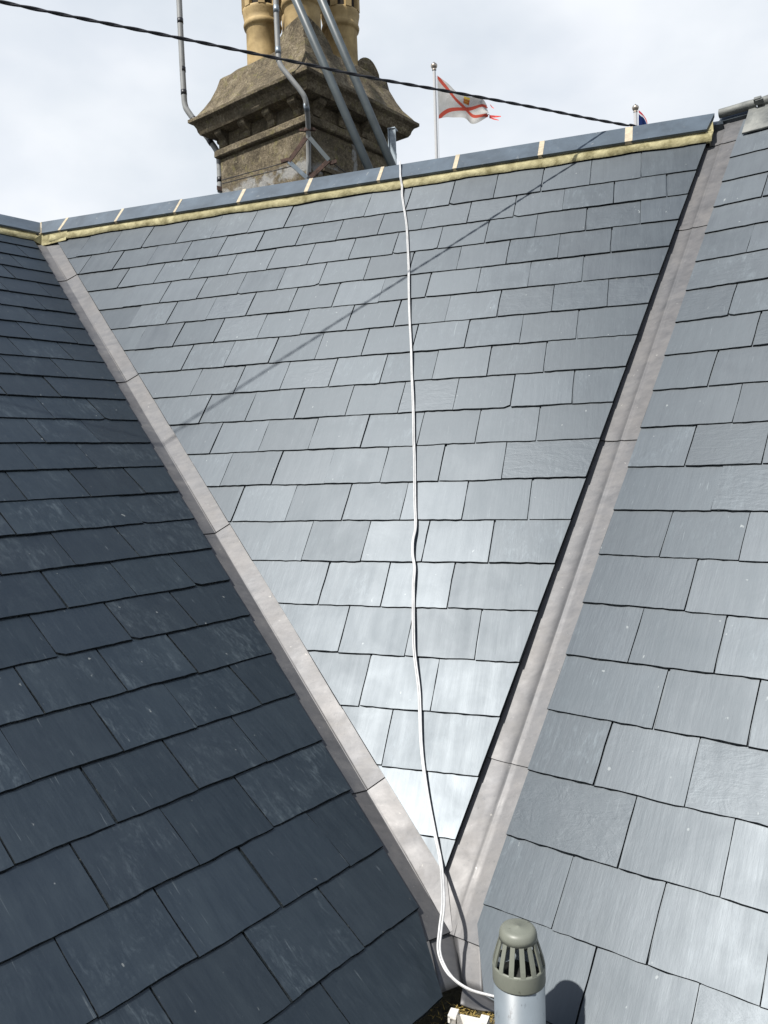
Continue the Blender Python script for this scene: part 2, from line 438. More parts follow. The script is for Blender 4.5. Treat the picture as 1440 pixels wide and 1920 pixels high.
def roof_slates(parent, pl, rows, v0, g, wd, phase, ulo, uhi, top, cuts, slim_left, slim_right, rng, riven_p=.1):
    cnt = 0
    for k in rows:
        vt = v0 + k*g
        head = max(vt - 2*g - .045, top)
        lo = max([ulo] + [fu(vt) for fu, kg in cuts if kg]); hi = min([uhi] + [fu(vt) for fu, kg in cuts if not kg])
        vh = max(head, vt-g)                          # the row's extent at the top of its exposed face
        lo_t = min(lo, max([ulo] + [fu(vh) for fu, kg in cuts if kg])); hi_t = max(hi, min([uhi] + [fu(vh) for fu, kg in cuts if not kg]))
        off = phase(k); js = []
        j = math.ceil((lo_t-off)/wd)
        while off + j*wd < hi_t: js.append(off + j*wd); j += 1
        js = [u for u in js if u > lo_t+.02 and u < hi_t-.02]
        if js and slim_left and js[0]-lo < slim_left: js = js[1:]
        if js and slim_right and hi-js[-1] < slim_right: js = js[:-1]
        if lo_t >= hi_t: continue
        # the far edges run past the cut line so that the cut, not the rectangle, ends the slate
        xs = [lo_t - (.6 if any(kg for _, kg in cuts) else 0)] + [u + rng.uniform(-.004, .004) for u in js] + [hi_t + (.6 if any(not kg for _, kg in cuts) else 0)]
        for i in range(len(xs)-1):
            gap = rng.uniform(.0042, .0064)
            if slate(parent, pl, xs[i]+gap/2, xs[i+1]-gap/2, vt, head, cuts, rng.random() < riven_p, rng): cnt += 1
    return cnt

def deck(parent, pl, poly, name='roof_deck', h=DECK, t=.03, m=None):
    n = len(poly)
    top = [on(pl, u, v, h) for u, v in poly]; bot = [on(pl, u, v, h-t) for u, v in poly]
    return mesh_obj(name, top+bot, [tuple(range(n))[::-1], tuple(n+i for i in range(n))] + [(i, (i+1) % n, n+(i+1) % n, n+i) for i in range(n)], m or BATTEN, parent)

# roots
RM = empty('slate_roof', (0, 0, 0), 'pale sunlit middle roof slope tapering down to a point between two lead valleys', 'roof', 'slate roof slopes', kind='thing')
RL = empty('slate_roof', (0, 0, 0), 'dark shaded roof slope of blue-black slates beside the angled lead valley', 'roof', 'slate roof slopes', kind='thing')
RR = empty('slate_roof', (0, 0, 0), 'grey roof slope behind the grey vent pipe with weathered lead-capped ridge', 'roof', 'slate roof slopes', kind='thing')

rngM, rngL, rngR = random.Random(5), random.Random(8), random.Random(21)
cM = roof_slates(RM, PM, range(1, 20), VM, GM, WM, lambda k: 0.0 if k % 2 == 0 else .135, -9, 9, -4.63, [(M_LEFT, True), (M_RIGHT, False)], .012, .10, rngM, .05)
cL = 0
for k in range(1, 26):                                # the slope runs on past the left of the picture
    lo = max(-.2, 2.2 - .080*k)
    cL += roof_slates(RL, PL, [k], VL, GL, WL, lambda k: 1.471 if k % 2 == 0 else 1.612, lo, 9, -5.90, [(L_RIGHT, False)], 0, .10, rngL, .10)
cR = roof_slates(RR, PR, range(0, 21), VR, GR, WR, lambda k: -1.036 if k % 2 == 0 else -.899, -9, .90, -4.62, [(R_LEFT, True), (R_FOOT, True)], .15, 0, rngR, .17)

deck(RM, PM, [(M_LEFT(-4.66)+.03, -4.66), (M_RIGHT(-4.66)-.010, -4.66), (M_RIGHT(-.60)-.010, -.60), (M_LEFT(-.60)+.03, -.60)])
deck(RL, PL, [(-.4, -5.95), (L_RIGHT(-5.95)-.03, -5.95), (L_RIGHT(-.43)-.03, -.43), (-.4, -.43)])
deck(RR, PR, [(-1.23, -4.66), (.92, -4.66), (.92, .06), (-1.0, .06), (-1.23, -.22)])
# last row of the dark slope, cut by the eave
EAVE_L = -.198
rr_ = random.Random(77)
L_LAST = line_u((1.850, -.41), (1.722, -.198))
for u0, u1 in ((-.1, .30), (.306, .588), (.59, .866), (.870, 1.148), (1.151, 1.431), (1.434, 2.4)):
    slate(RL, PL, u0, u1, EAVE_L, EAVE_L-.48, [(L_LAST, False), (L_RIGHT, False)], False, rr_); cL += 1

# tilting fillet under the middle slope's right edge: keeps the cut edge of the slates up off the lead
mb = MB()
pts = [(M_RIGHT(v)-.012, v) for v in (-4.60, -.60)]
A, B = on(PM, *pts[0], -.022), on(PM, *pts[1], -.022)
ax = (B-A)/2
mb.box((A+B)/2, ax, PM[2]*.010, ax.normalized().cross(PM[2])*.010)
mb.obj('tilt_fillet', BATTEN, RM)

# ------------------------------------------------------------------ ridges
def ridge(parent, pl, joints, v_apex, v_low, v_mort, h, back=True, ends=(0, 0), gaps=None, mort=(None, None), skew=(0, 0)):
    a, b, n, P = pl
    hb = V(-b.x, -b.y, 0).normalized()                # horizontal, away from the slope
    ang = math.asin(-b.z)
    b2 = hb*math.cos(ang) + V(0, 0, -math.sin(ang)); n2 = hb*math.sin(ang) + V(0, 0, math.cos(ang))
    drop = v_low - v_apex
    def sect(u, dh=0.0, t=.014, f0=0.0, su=0.0):
        apx = on(pl, u, v_apex, h); ap = apx + V(0, 0, dh*1.3)
        lowF = on(pl, u+su, v_low, h) + n*dh; lowB = apx + b2*drop + n2*dh + a*su
        return ap, lowF, lowB, lowF - n*t, lowB - n2*t, ap - V(0, 0, t*1.5)
    us = joints; k = 0
    for i in range(len(us)-1):
        g = (gaps[i] if gaps else .018)/2; g2 = (gaps[i+1] if gaps else .018)/2
        s0 = skew[0] if i == 0 else 0; s1 = skew[1] if i == len(us)-2 else 0
        dz = random.uniform(-.002, .002)
        A = sect(us[i]+g, dz, su=s0); B = sect(us[i+1]-g2, dz, su=s1)
        vs = list(A)+list(B)
        fs = [(1, 7, 6, 0), (0, 6, 8, 2), (3, 9, 7, 1), (2, 8, 10, 4), (5, 11, 9, 3), (4, 10, 11, 5), (0, 2, 4, 5, 3, 1), (6, 7, 9, 11, 10, 8)]
        mesh_obj('ridge_tile', vs, fs, TILE, parent)
    for i, u in enumerate(us[:-1]):
        if i == 0: continue
        g = (gaps[i] if gaps else .018)/2 + .003
        A = sect(u-g, .0016, .02); B = sect(u+g*random.uniform(.8, 1.3), .0016, .02)
        vs = list(A)+list(B)
        fs = [(1, 7, 6, 0), (0, 6, 8, 2), (3, 9, 7, 1), (2, 8, 10, 4), (0, 2, 4, 5, 3, 1), (6, 7, 9, 11, 10, 8)]
        mesh_obj('mortar_joint', vs, fs, POINTING, parent)
    # bedding mortar under the tiles, front side: a wavy fillet from the tile's lip down to the slates
    u0, u1 = mort[0] if mort[0] is not None else us[0], mort[1] if mort[1] is not None else us[-1]
    N = max(8, int((u1-u0)/.03)); vs = []; rows = 6
    for i in range(N+1):
        u = u0 + (u1-u0)*i/N
        wv = .006*math.sin(u*7.3) + .004*math.sin(u*19+1) + random.uniform(-.002, .002)
        vm = v_mort + wv
        prof = [(v_low-.05, h-.016), (v_low-.004, h-.015), (v_low-.006, h-.022), ((v_low*.55+vm*.45), h*.45+.006+random.uniform(-.0015, .0015)), (vm-.004, .010), (vm, .0015), ]
        sh = skew[0]*1.2*max(0, 1-(u-u0)/.05) if skew[0] else 0
        vs += [on(pl, u+sh*(1 if j > 1 else 0), p[0], p[1]) for j, p in enumerate(prof)]
    fs = [(i*rows+j, i*rows+j+1, (i+1)*rows+j+1, (i+1)*rows+j) for i in range(N) for j in range(rows-1)]
    mesh_obj('bedding_mortar', vs, fs, MORTAR, parent, True)
    # mortar filling inside the hollow of the last tile
    A = sect(us[-1]-.05, -.016, .02); B = sect(us[-1]-.010, -.016, .02)
    q = on(pl, us[-1]-.05, v_mort, -.01); q2 = on(pl, us[-1]-.03, v_mort-.006, -.01)
    bq = A[2] - V(0, 0, .12); bq2 = B[2] - V(0, 0, .12)
    vs = [A[0], A[1], q, bq, A[2], B[0], B[1], q2, bq2, B[2]]
    mesh_obj('mortar_fill', vs, [(5, 9, 8, 7, 6), (0, 1, 2, 3, 4), (0, 5, 6, 1), (1, 6, 7, 2), (0, 4, 9, 5)], MORTAR, parent)

MJ = [-4.425, -4.187, -3.693, -3.206, -2.707, -2.210, -1.708, -1.217, -.7, -.203, .255]
ridge(RM, PM, MJ, -4.688, -4.537, -4.487, .045, gaps=[.0, .019, .018, .017, .018, .019, .018, .017, .020, .033, .0], mort=(-4.345, .235), skew=(.08, -.045))
ridge(RL, PL, [1.25, 1.76, 2.26, 2.755, 3.250], -6.034, -5.807, -5.740, .045, gaps=[.018]*4+[.0], mort=(1.25, 3.12), skew=(0, -.10))
# mitre of pale mortar where the two ridges meet
mb = MB()
A0 = on(PL, 3.250, -6.034, .047); A1 = on(PM, -4.425, -4.688, .047)
B0 = on(PL, 3.150, -5.805, .047); B1 = on(PM, -4.345, -4.535, .047)
C0 = on(PL, 3.135, -5.805, .03); C1 = on(PM, -4.33, -4.535, .03)
mid = (A0+A1)/2; n_ = (PL[2]+PM[2]).normalized()
mb.add([A0, A1, B1, B0, C1, C0, A0+V(.1, .22, -.1), A1+V(.1, .22, -.1)], [(0, 3, 2, 1), (3, 5, 4, 2), (0, 1, 7, 6)])
mb.obj('mortar_joint', POINTING, RM)
mb = MB()                                             # lump of bedding mortar at the head of the valley
D = [on(PL, 3.15, -5.81, .03), on(PL, 3.075, -5.745, -.002), on(PM, -4.345, -4.47, -.018), on(PM, -4.12, -4.468, .002), on(PM, -4.12, -4.535, .032), on(PM, -4.36, -4.55, .032), on(PL, 3.13, -5.72, -.016)]
mb.add(D, [(0, 1, 6, 2, 5), (5, 2, 3, 4)]); mb.obj('bedding_mortar', MORTAR, RM)

# right-hand ridge: weathered lead roll and apron over the top course
def strip(pl, us, prof, name, m, parent, wob=.0, smooth=True):
    vs = []
    for i, u in enumerate(us):
        vs += [on(pl, u, p[0] + random.uniform(-wob, wob), p[1] + random.uniform(-wob, wob)*.5) for p in prof]
    k = len(prof); fs = [(i*k+j, i*k+j+1, (i+1)*k+j+1, (i+1)*k+j) for i in range(len(us)-1) for j in range(k-1)]
    return mesh_obj(name, vs, fs, m, parent, smooth)
OLDLEAD = simple('weathered_pale_lead', (.085, .095, .095), .65, .2, var=.35, scale=7, bumps=.4, bd=.006, col2=(.19, .195, .18))
us = [-1.235 + .05*i for i in range(44)]
strip(PR, us, [(-4.70, -.03), (-4.655, .018), (-4.63, .016), (-4.440, .0115), (-4.437, .009), (-4.437, .001)], 'lead_apron', OLDLEAD, RR, .002)
roll = [(-4.690 + .027*math.cos(R(q)), .020 + .028*math.sin(R(q))) for q in range(-30, 215, 22)][::-1]
for s0, s1 in ((-1.395, -1.195), (-1.192, -.55), (-.547, .92)):
    nn = max(3, int((s1-s0)/.06)); o = strip(PR, [s0+(s1-s0)*i/nn for i in range(nn+1)], roll, 'ridge_roll', OLDLEAD, RR, .0025)
    o.data.polygons.foreach_set('use_smooth', [True]*len(o.data.polygons))
mb = MB()
mb.box(on(PR, -1.185, -4.668, .052), PR[0]*.018, PR[1]*.012, PR[2]*.012); mb.box(on(PR, -1.175, -4.655, .045), PR[0]*.02, PR[1]*.006, PR[2]*.014)
mb.obj('lead_clip', OLDLEAD, RR)

# backs of the roofs, seen only from the side
for parent, pl, u0, u1, va in ((RM, PM, -4.5, .3, -4.70), (RL, PL, -.4, 3.3, -6.04), (RR, PR, -1.4, .92, -4.70)):
    a, b, n, P = pl
    hb = V(-b.x, -b.y, 0).normalized(); ang = math.asin(-b.z); b2 = hb*math.cos(ang) + V(0, 0, -math.sin(ang)); n2 = hb*math.sin(ang)+V(0, 0, math.cos(ang))
    A, B = on(pl, u0, va, -.01), on(pl, u1, va, -.01)
    vs = [A, B, B+b2*4.2, A+b2*4.2]; vs += [q - n2*.05 for q in vs]
    mesh_obj('back_slope', vs, [(0, 1, 2, 3), (7, 6, 5, 4), (0, 4, 5, 1), (1, 5, 6, 2), (2, 6, 7, 3), (3, 7, 4, 0)], SLATE, parent)

# ------------------------------------------------------------------ lead valleys
def valley(root, C0, C1, cuts, plA, plB, wA, wB, sideA, sideB, bead, rng, hA=-.027, hB=-.026, taper=None):
    """lead sheets lapped down the crease C0-C1; A and B are the planes either side. cuts: fractions where each sheet's lower edge falls"""
    D = (C1-C0); Ln = D.length; D.normalize()
    def proj(p, pl, h):
        q = p - world(pl[3]) ; return p - pl[2]*(q.dot(pl[2]) - h)
    def perp(pl, sgn):
        d = (D - pl[2]*D.dot(pl[2])).normalized(); e = d.cross(pl[2]); e.normalize()
        return e if e.dot(pl[0])*sgn > 0 else -e
    eA, eB = perp(plA, sideA), perp(plB, sideB)
    n = (plA[2]+plB[2]).normalized()
    edges = [0.0] + cuts
    for i in range(len(edges)-1):
        s0 = max(0, edges[i]*Ln - .11); s1 = edges[i+1]*Ln
        nr = max(4, int((s1-s0)/.035)); wob = rng.uniform(-.002, .002)
        xsA = [wA, wA*.8, wA*.6, wA*.4, wA*.22, .018, .010, .004]; xsB = [0, .005, .011, .020, wB*.25, wB*.45, wB*.65, wB*.85, wB]
        rows = []
        for r in range(nr+1):
            f = r/nr; s = s0 + (s1-s0)*f; lift = .0005 + .0055*f
            c = C0 + D*s
            pa, pb = proj(c, plA, hA), proj(c, plB, hB)
            row = []
            kA = 1.0 if taper is None else min(1.0, max(.02, (taper[1]*Ln-s)/((taper[1]-taper[0])*Ln)))
            for x in [q*kA for q in xsA]:
                k = min(1, x/.05); base = c.lerp(pa + plA[2]*((-.031-hA)*min(1, max(0, (s/Ln-.84)/.10)) if hA < -.035 else 0), k)
                row.append(base + eA*x + plA[2]*(lift + .0014*mnoise.noise(V(s*2.3, x*7, i*7.7))*min(1, x/.03) + bead*math.exp(-((x-.004)/.007)**2)))
            for x in xsB:
                k = min(1, x/.05); base = c.lerp(pb, k)
                row.append(base + eB*x + plB[2]*(lift + .0014*mnoise.noise(V(s*2.3+3, x*7, i*7.7))*min(1, x/.03) + bead*math.exp(-((x)/.007)**2)))
            rows.append(row)
        rows.append([p + D*.0002 for p in rows[-1]]); rows.append([p + D*.0008 - n*.0034 for p in rows[-1]])  # the sheet's cut lower edge, coloured near-black as the lap's shadow line
        K = len(rows[0]); vs = [p for q in rows for p in q]
        fs = [(r*K+j, r*K+j+1, (r+1)*K+j+1, (r+1)*K+j) for r in range(len(rows)-1) for j in range(K-1)]
        me = mesh_obj('lead_sheet', [root.matrix_basis.inverted() @ p for p in vs], fs, [LEAD, LAPSHADE], root, True, [0]*(len(fs)-2*(K-1)) + [1]*(2*(K-1)))
        # flip if it faces down
        if me.data.polygons[0].normal.dot(n) < 0: me.data.flip_normals()
cl = lambda v: (-3.896 + .9045*(v+4.002), v)
CT, CB = on(PM, *cl(-4.50), -.027), on(PM, *cl(-.40), -.027)
vroot = empty('valley_flashing', CB, 'lead valley flashing running down from the ridge corner beside the dark slate slope', 'flashing', 'lead valley flashings', kind='thing')
fr = lambda v: (v+4.50)/(4.50-.40)
valley(vroot, CT, CB, [fr(-4.002), fr(-2.937), fr(-1.874), fr(-.792), 1.0], PM, PL, .150, .135, +1, -1, .0, random.Random(3), taper=(fr(-.605), fr(-.385)))
CT2, CB2 = on(PR, -1.349, -4.665, -.027), on(PR, -1.332, -.245, -.027)
vroot2 = empty('valley_flashing', CB2, 'straight lead valley flashing with a raised middle crease beside the slates by the vent pipe', 'flashing', 'lead valley flashings', kind='thing')
fr2 = lambda v: (v+4.665)/(4.665-.245)
valley(vroot2, CT2, CB2, [fr2(-4.437), fr2(-3.69), fr2(-2.246), fr2(-.797), 1.0], PM, PR, .145, .142, -1, +1, .0035, random.Random(4), hA=-.043, taper=(fr2(-.34), fr2(-.22)))

# feet of the two valleys, where the lead drops into the gutter
def lead_foot(root, quad, name='lead_sheet', n=7):
    vs = []; nn = (quad[1]-quad[0]).cross(quad[3]-quad[0]).normalized()
    if nn.z < 0: nn = -nn
    for j in range(n+1):
        for i in range(n+1):
            f, g = i/n, j/n; p = quad[0].lerp(quad[1], f).lerp(quad[3].lerp(quad[2], f), g)
            vs.append(p + nn*.004*mnoise.noise(p*9) - root.location)
    fs = [(j*(n+1)+i, j*(n+1)+i+1, (j+1)*(n+1)+i+1, (j+1)*(n+1)+i) for j in range(n) for i in range(n)]
    o = mesh_obj(name, vs, fs, LEAD, root, True)
    if o.data.polygons[0].normal.z < 0: o.data.flip_normals()
    md = o.modifiers.new('thick', 'SOLIDIFY'); md.thickness = .003
lead_foot(vroot, [pt(.0827, 2.386, -1.3734), pt(.1736, 2.3659, -1.4316), pt(.1793, 2.2272, -1.4966), pt(.1149, 2.1757, -1.4848)])
lead_foot(vroot2, [pt(.1682, 2.3569, -1.4227), pt(.253, 2.3548, -1.366), pt(.2363, 2.1976, -1.5132), pt(.1808, 2.2462, -1.5094)])
# ------------------------------------------------------------------ gutter corner, walls, ground
ZE = -1.60
mb = MB(); N = 26
import itertools
vs = []; fs = []
for i, j in itertools.product(range(N), range(N)):
    x = -.75 + 1.5*i/(N-1); y = 1.45 + 1.0*j/(N-1)
    z = ZE + .02*mnoise.noise(V(x*9, y*9, 1)) + .012*mnoise.noise(V(x*31, y*31, 2))
    vs.append(pt(x, y, z))
fs = [(i*N+j, (i+1)*N+j, (i+1)*N+j+1, i*N+j+1) for i in range(N-1) for j in range(N-1)]
gb = mesh_obj('gutter_dirt', vs, fs, MOSS, None, True); tag(gb, kind='stuff')
gb['label'] = 'dark mossy dirt in the gutter corner under the eaves'
mb = MB(); rg = random.Random(9)
for _ in range(900):
    x = rg.uniform(-.25, .34); y = rg.uniform(1.85, 2.3)
    p = pt(x, y, ZE + .015*mnoise.noise(V(x*9, y*9, 1))); d = V(rg.uniform(-1, 1), rg.uniform(-1, 1), rg.uniform(.1, .7)).normalized()*rg.uniform(.012, .03)
    s = d.cross(V(0, 0, 1)).normalized()*.0014
    mb.add([p-s, p+s, p+d], [(0, 1, 2)])
for _ in range(420):                                  # thicker along the foot of the lead upstand
    f = rg.random(); x = .150 + .125*f; y = 2.118 - .012*f + rg.uniform(-.022, .012)
    p = pt(x, y, -1.490 - .022*f + rg.uniform(-.022, .006)); d = V(rg.uniform(-1, 1), rg.uniform(-1, .3), rg.uniform(-.2, .9)).normalized()*rg.uniform(.006, .018)
    s = d.cross(V(0, 0, 1)).normalized()*.0013
    mb.add([p-s, p+s, p+d], [(0, 1, 2)])
gm = mb.obj('dead_moss', STRAW); tag(gm, kind='stuff'); gm['label'] = 'yellowed dead moss growing along the gutter'

# walls under the eaves
hw = empty('house_wall', pt(.2, 2.2, -Z0), 'rendered house wall below the slate eaves', 'wall', kind='structure')
def wall(A, B, out, name):
    A, B = Vector(A), Vector(B)
    t = out*(-.3); zt = ZE + Z0 - .02
    vs = [V(A.x, A.y, 0), V(B.x, B.y, 0), V(B.x, B.y, zt), V(A.x, A.y, zt)]; vs += [q+t for q in vs]
    o = mesh_obj(name, [q - hw.location for q in vs], [(0, 1, 2, 3), (7, 6, 5, 4), (3, 2, 6, 7), (0, 3, 7, 4), (1, 5, 6, 2)], RENDER, hw)
cw = pt(.30, 2.20, 0)
aL, aR = PL[0], PR[0]
hL = V(-aL.y, aL.x, 0)*-1; hR = V(-aR.y, aR.x, 0)*-1
wall(cw - aL*3.2 - V(0, 0, 0), cw, hL, 'wall_face'); wall(cw, cw + aR*2.1, hR, 'wall_face')
gr = mesh_obj('ground', [(-1500, -1500, 0), (1500, -1500, 0), (1500, 1500, 0), (-1500, 1500, 0)], [(0, 1, 2, 3)], GROUND); tag(gr, kind='structure')

# little lead upstand at the foot of the valley
lf = empty('lead_upstand', pt(.2, 2.14, -1.49), 'small crumpled lead upstand at the valley foot beside the pipe', 'flashing', kind='thing')
mb = MB(); n = 8
quad = [V(.1788, 2.1844, -1.4711), V(.2700, 2.1529, -1.4975), V(.1659, 2.1141, -1.4748), V(.2640, 2.1123, -1.5050)]
vs = []
for j in range(5):
    for i in range(n+1):
        f, g = i/n, j/4
        p = quad[0].lerp(quad[1], f).lerp(quad[2].lerp(quad[3], f), g)
        vs.append(world(p) + V(0, 0, .004*math.sin(f*5+g*3)) - lf.location)
fs = [(j*(n+1)+i, (j+1)*(n+1)+i, (j+1)*(n+1)+i+1, j*(n+1)+i+1) for j in range(4) for i in range(n)]
o = mesh_obj('lead_sheet', vs, fs, LEAD, lf, True)
md = o.modifiers.new('thick', 'SOLIDIFY'); md.thickness = .004

# white gutter end with clips
gx = V(.93, -.36, 0).normalized(); gy = V(.36, .93, 0).normalized()
g0 = pt(.186, 2.075, -1.497)
gt = empty('gutter_end', g0, 'white plastic gutter end with clip lugs in the mossy corner', 'gutter', kind='thing')
mb = MB()
prof = [(-.042, .018), (-.042, -.02), (-.03, -.045), (0, -.055), (.03, -.045), (.042, -.02), (.042, .018)]
vs = []
for s in (0, -.02, -.2, -.9):
    for x, z in prof: vs.append(gx*x + gy*s + V(0, 0, z))
for s in (-.9, -.2, -.02, 0):
    for x, z in prof: vs.append(gx*x*.92 + gy*s + V(0, 0, z*.94+.0015))
k = len(prof); fs = [(i*k+j, i*k+j+1, (i+1)*k+j+1, (i+1)*k+j) for i in range(7) for j in range(k-1)]
mb.add(vs, fs); mb.obj('trough', PVCW, gt)
for sx in (-1, 1):
    m2 = MB(); m2.box(gx*(.042*sx) + gy*-.012 + V(0, 0, .02), gx*.011, gy*.016, V(0, 0, .004)); m2.box(gx*(.050*sx) + gy*-.012 + V(0, 0, .012), gx*.003, gy*.016, V(0, 0, .009)); m2.obj('clip_lug', PVCW, gt)
m2 = MB(); m2.box(gy*.001 + V(0, 0, -.018), gx*.036, gy*.0025, V(0, 0, .03)); m2.obj('stop_end', PVCW, gt)

# ------------------------------------------------------------------ vent pipe
VX = pt(.298, 1.933, -1.153)                        # top centre of the cap
vp = empty('vent_pipe', V(VX.x, VX.y, VX.z-1.4), 'pale grey plastic vent pipe standing in front of the slates, with slotted olive cap', 'pipe', kind='thing')
top = 1.4
r = .0630
mb = MB(); mb.lathe([(r, 0), (r, top-.098), (r-.004, top-.098), (r-.004, top-.3)], 36); mb.obj('pipe', PIPE, vp, True)
def cap_part(prof, name, n=40, m=CAPM, smooth=True):
    q = MB(); q.lathe(prof, n); return q.obj(name, m, vp, smooth)
rb, rtop = .0652, .0475
zb, zs0, zs1 = top-.136, top-.092, top-.030
def rad(z): return rb + (rtop-rb)*((z-zs0)/(zs1-zs0))**1.15 if z > zs0 else rb
cap_part([(r+.0005, zb), (rb-.0005, zb), (rb, zb+.003), (rb, zs0-.006), (rb-.0006, zs0), (rb-.004, zs0), (rb-.004, zb+.01)], 'cap_collar')
cap_part([(rtop-.004, zs1-.001), (rtop, zs1-.001), (rtop-.0008, zs1+.012), (rtop-.0028, zs1+.020), (rtop-.007, zs1+.026), (rtop-.014, zs1+.0285), (.005, zs1+.0292), (.004, zs1+.0304), (.0001, zs1+.0306)], 'cap_crown')
NB = 14
for k in range(NB):
    q = MB(); a0 = 2*math.pi*(k+.5)/NB; ha = .095; vs = []
    for j in range(6):
        z = zs0 - .002 + (zs1-zs0+.003)*j/5; ro = rad(min(max(z, zs0), zs1)) - .0002; ri = ro - .0045
        hw_ = ha*(1 + .28*(j/5))
        for rr2, an in ((ro, a0-hw_), (ro, a0), (ro, a0+hw_), (ri, a0+hw_), (ri, a0-hw_)): vs.append(V(rr2*math.cos(an), rr2*math.sin(an), z))
    fs = [(j*5+i, j*5+(i+1) % 5, (j+1)*5+(i+1) % 5, (j+1)*5+i) for j in range(5) for i in range(5)]
    q.add(vs, fs); q.obj('cap_rib', CAPM, vp)
q = MB(); q.lathe([(.0001, top-.17), (r-.006, top-.17), (r-.006, zb+.012)], 24); q.obj('pipe_bore', INNER, vp, True)

# ------------------------------------------------------------------ white twin cable lying down the middle slope
path = [(-1.60, -4.66, -.30, 'b'), (-1.59, -4.692, .058), (-1.572, -4.60, .053), (-1.560, -4.535, .050), (-1.548, -4.48, .018), (-1.532, -4.39, .010), (-1.502, -4.28, .011), (-1.446, -4.076, .009), (-1.40, -3.87, .012), (-1.357, -3.662, .008), (-1.312, -3.43, .013), (-1.268, -3.207, .008), (-1.222, -3.0, .012), (-1.184, -2.805, .008),
        (-1.15, -2.65, .012), (-1.124, -2.518, .008), (-1.095, -2.37, .012), (-1.072, -2.255, .008), (-1.027, -2.015, .010), (-1.008, -1.925, .009), (-.9985, -1.865, .011), (-.9965, -1.805, .016), (-.986, -1.74, .014), (-.969, -1.68, .009), (-.958, -1.60, .014), (-.945, -1.518, .009), (-.922, -1.402, .016), (-.900, -1.30, .015), (-.862, -1.17, .012), (-.846, -1.10, .010), (-.814, -.95, .010), (-.771, -.808, .010), (-.722, -.675, .011), (-.685, -.58, .014)]
pp = []
for q in path:
    if len(q) == 4:
        hb = V(-PM[1].x, -PM[1].y, 0).normalized(); ap = on(PM, q[0], -4.692, .058)
        pp += [ap + hb*.35 + V(0, 0, -.40), ap + hb*.06 + V(0, 0, -.055)]
    else: pp.append(on(PM, q[0], q[1], q[2]))
for p in [(.1362, 2.2861, -1.2824), (.1233, 2.2331, -1.3309), (.1147, 2.1908, -1.3674), (.1251, 2.1591, -1.394), (.1478, 2.1183, -1.4061), (.1869, 2.0779, -1.4103), (.2457, 2.0382, -1.4043), (.335, 2.035, -1.43), (.46, 2.05, -1.75)]: pp.append(world(p))
sm = smooth_path(pp, 7)
wc = empty('white_cable', sm[-1], 'thin white twin cable trailing down over the sunlit middle slates to the pipe', 'cable', kind='thing')
for sgn in (-1, 1):
    st = []
    for i, p in enumerate(sm):
        f = i/len(sm); tw = .5*math.sin(i*.09) if i < len(sm)*.9 else .9*math.sin(i*.12)
        st.append(p - wc.location + (PM[0]*math.cos(tw) + PM[2]*math.sin(tw))*(.0033*sgn))
    q = MB(); q.tube(st, .0033, 8); q.obj('strand', WHITE, wc, True)

# ------------------------------------------------------------------ chimney
YC = 7.5; cyaw = .88987
E1 = V(-math.sin(cyaw), math.cos(cyaw), 0); E2 = V(math.cos(cyaw), math.sin(cyaw), 0)
CC = world((-.597, YC, 0)); 
cmx = Matrix((E2, E1, V(0, 0, 1))).transposed().to_4x4(); cmx.translation = CC     # local x along the right face, y along the left face
ch = empty('chimney', matrix=cmx, label='big lichened stone chimney stack with cornice standing behind the ridge', cat='chimney', kind='thing')
SA, SC, SK = .5426, .735, .527
def sq_lathe(prof, name, m, jit=.0, sub=7, cap=False):
    """square section swept round the stack from (half-width, z) pairs, each side subdivided and roughened"""
    q = MB(); vs = []; n = sub*4
    for s, z in prof:
        for side in range(4):
            for k in range(sub):
                t = -1 + 2*k/sub
                x, y = [(t, -1), (1, t), (-t, 1), (-1, -t)][side]
                p = V(x*s, y*s, z)
                if jit: p += mnoise.noise_vector(p*7 + V(0, 0, z*3))*jit
                vs.append(p)
    fs = [(i*n+k, i*n+(k+1) % n, (i+1)*n+(k+1) % n, (i+1)*n+k) for i in range(len(prof)-1) for k in range(n)]
    if cap: fs.append(tuple((len(prof)-1)*n+k for k in range(n)))
    q.add(vs, fs); return q.obj(name, m, ch)
sq_lathe([(SA, -1.2)] + [(SA, -1.2+3.95*i/14) for i in range(1, 15)], 'shaft', STONE2, .006)
sq_lathe([(SA-.01, 2.752), (SA+.028, 2.760), (SA+.038, 2.772), (SA+.038, 2.818), (SA+.010, 2.840)], 'string_course', STONE, .003)
sq_lathe([(SA+.006, 2.826), (SA+.006, 2.958)], 'frieze', STONE, .004)
sq_lathe([(SA-.02, 2.945), (SA+.05, 2.950), (SC-.075, 2.962), (SC-.06, 2.985), (SC-.052, 3.012), (SC-.036, 3.038), (SC-.012, 3.052), (SC, 3.062), (SC, 3.088), (SC-.012, 3.096)], 'cornice', STONE, .006, 9)
sq_lathe([(SC-.014, 3.088), (SC-.055, 3.130), (SC-.105, 3.195), (SC-.145, 3.270), (SK+.022, 3.370), (SK, 3.445), (SK-.02, 3.462), (SK-.10, 3.452), (.2, 3.46)], 'weathered_cap', STONE, .014, 10, True)
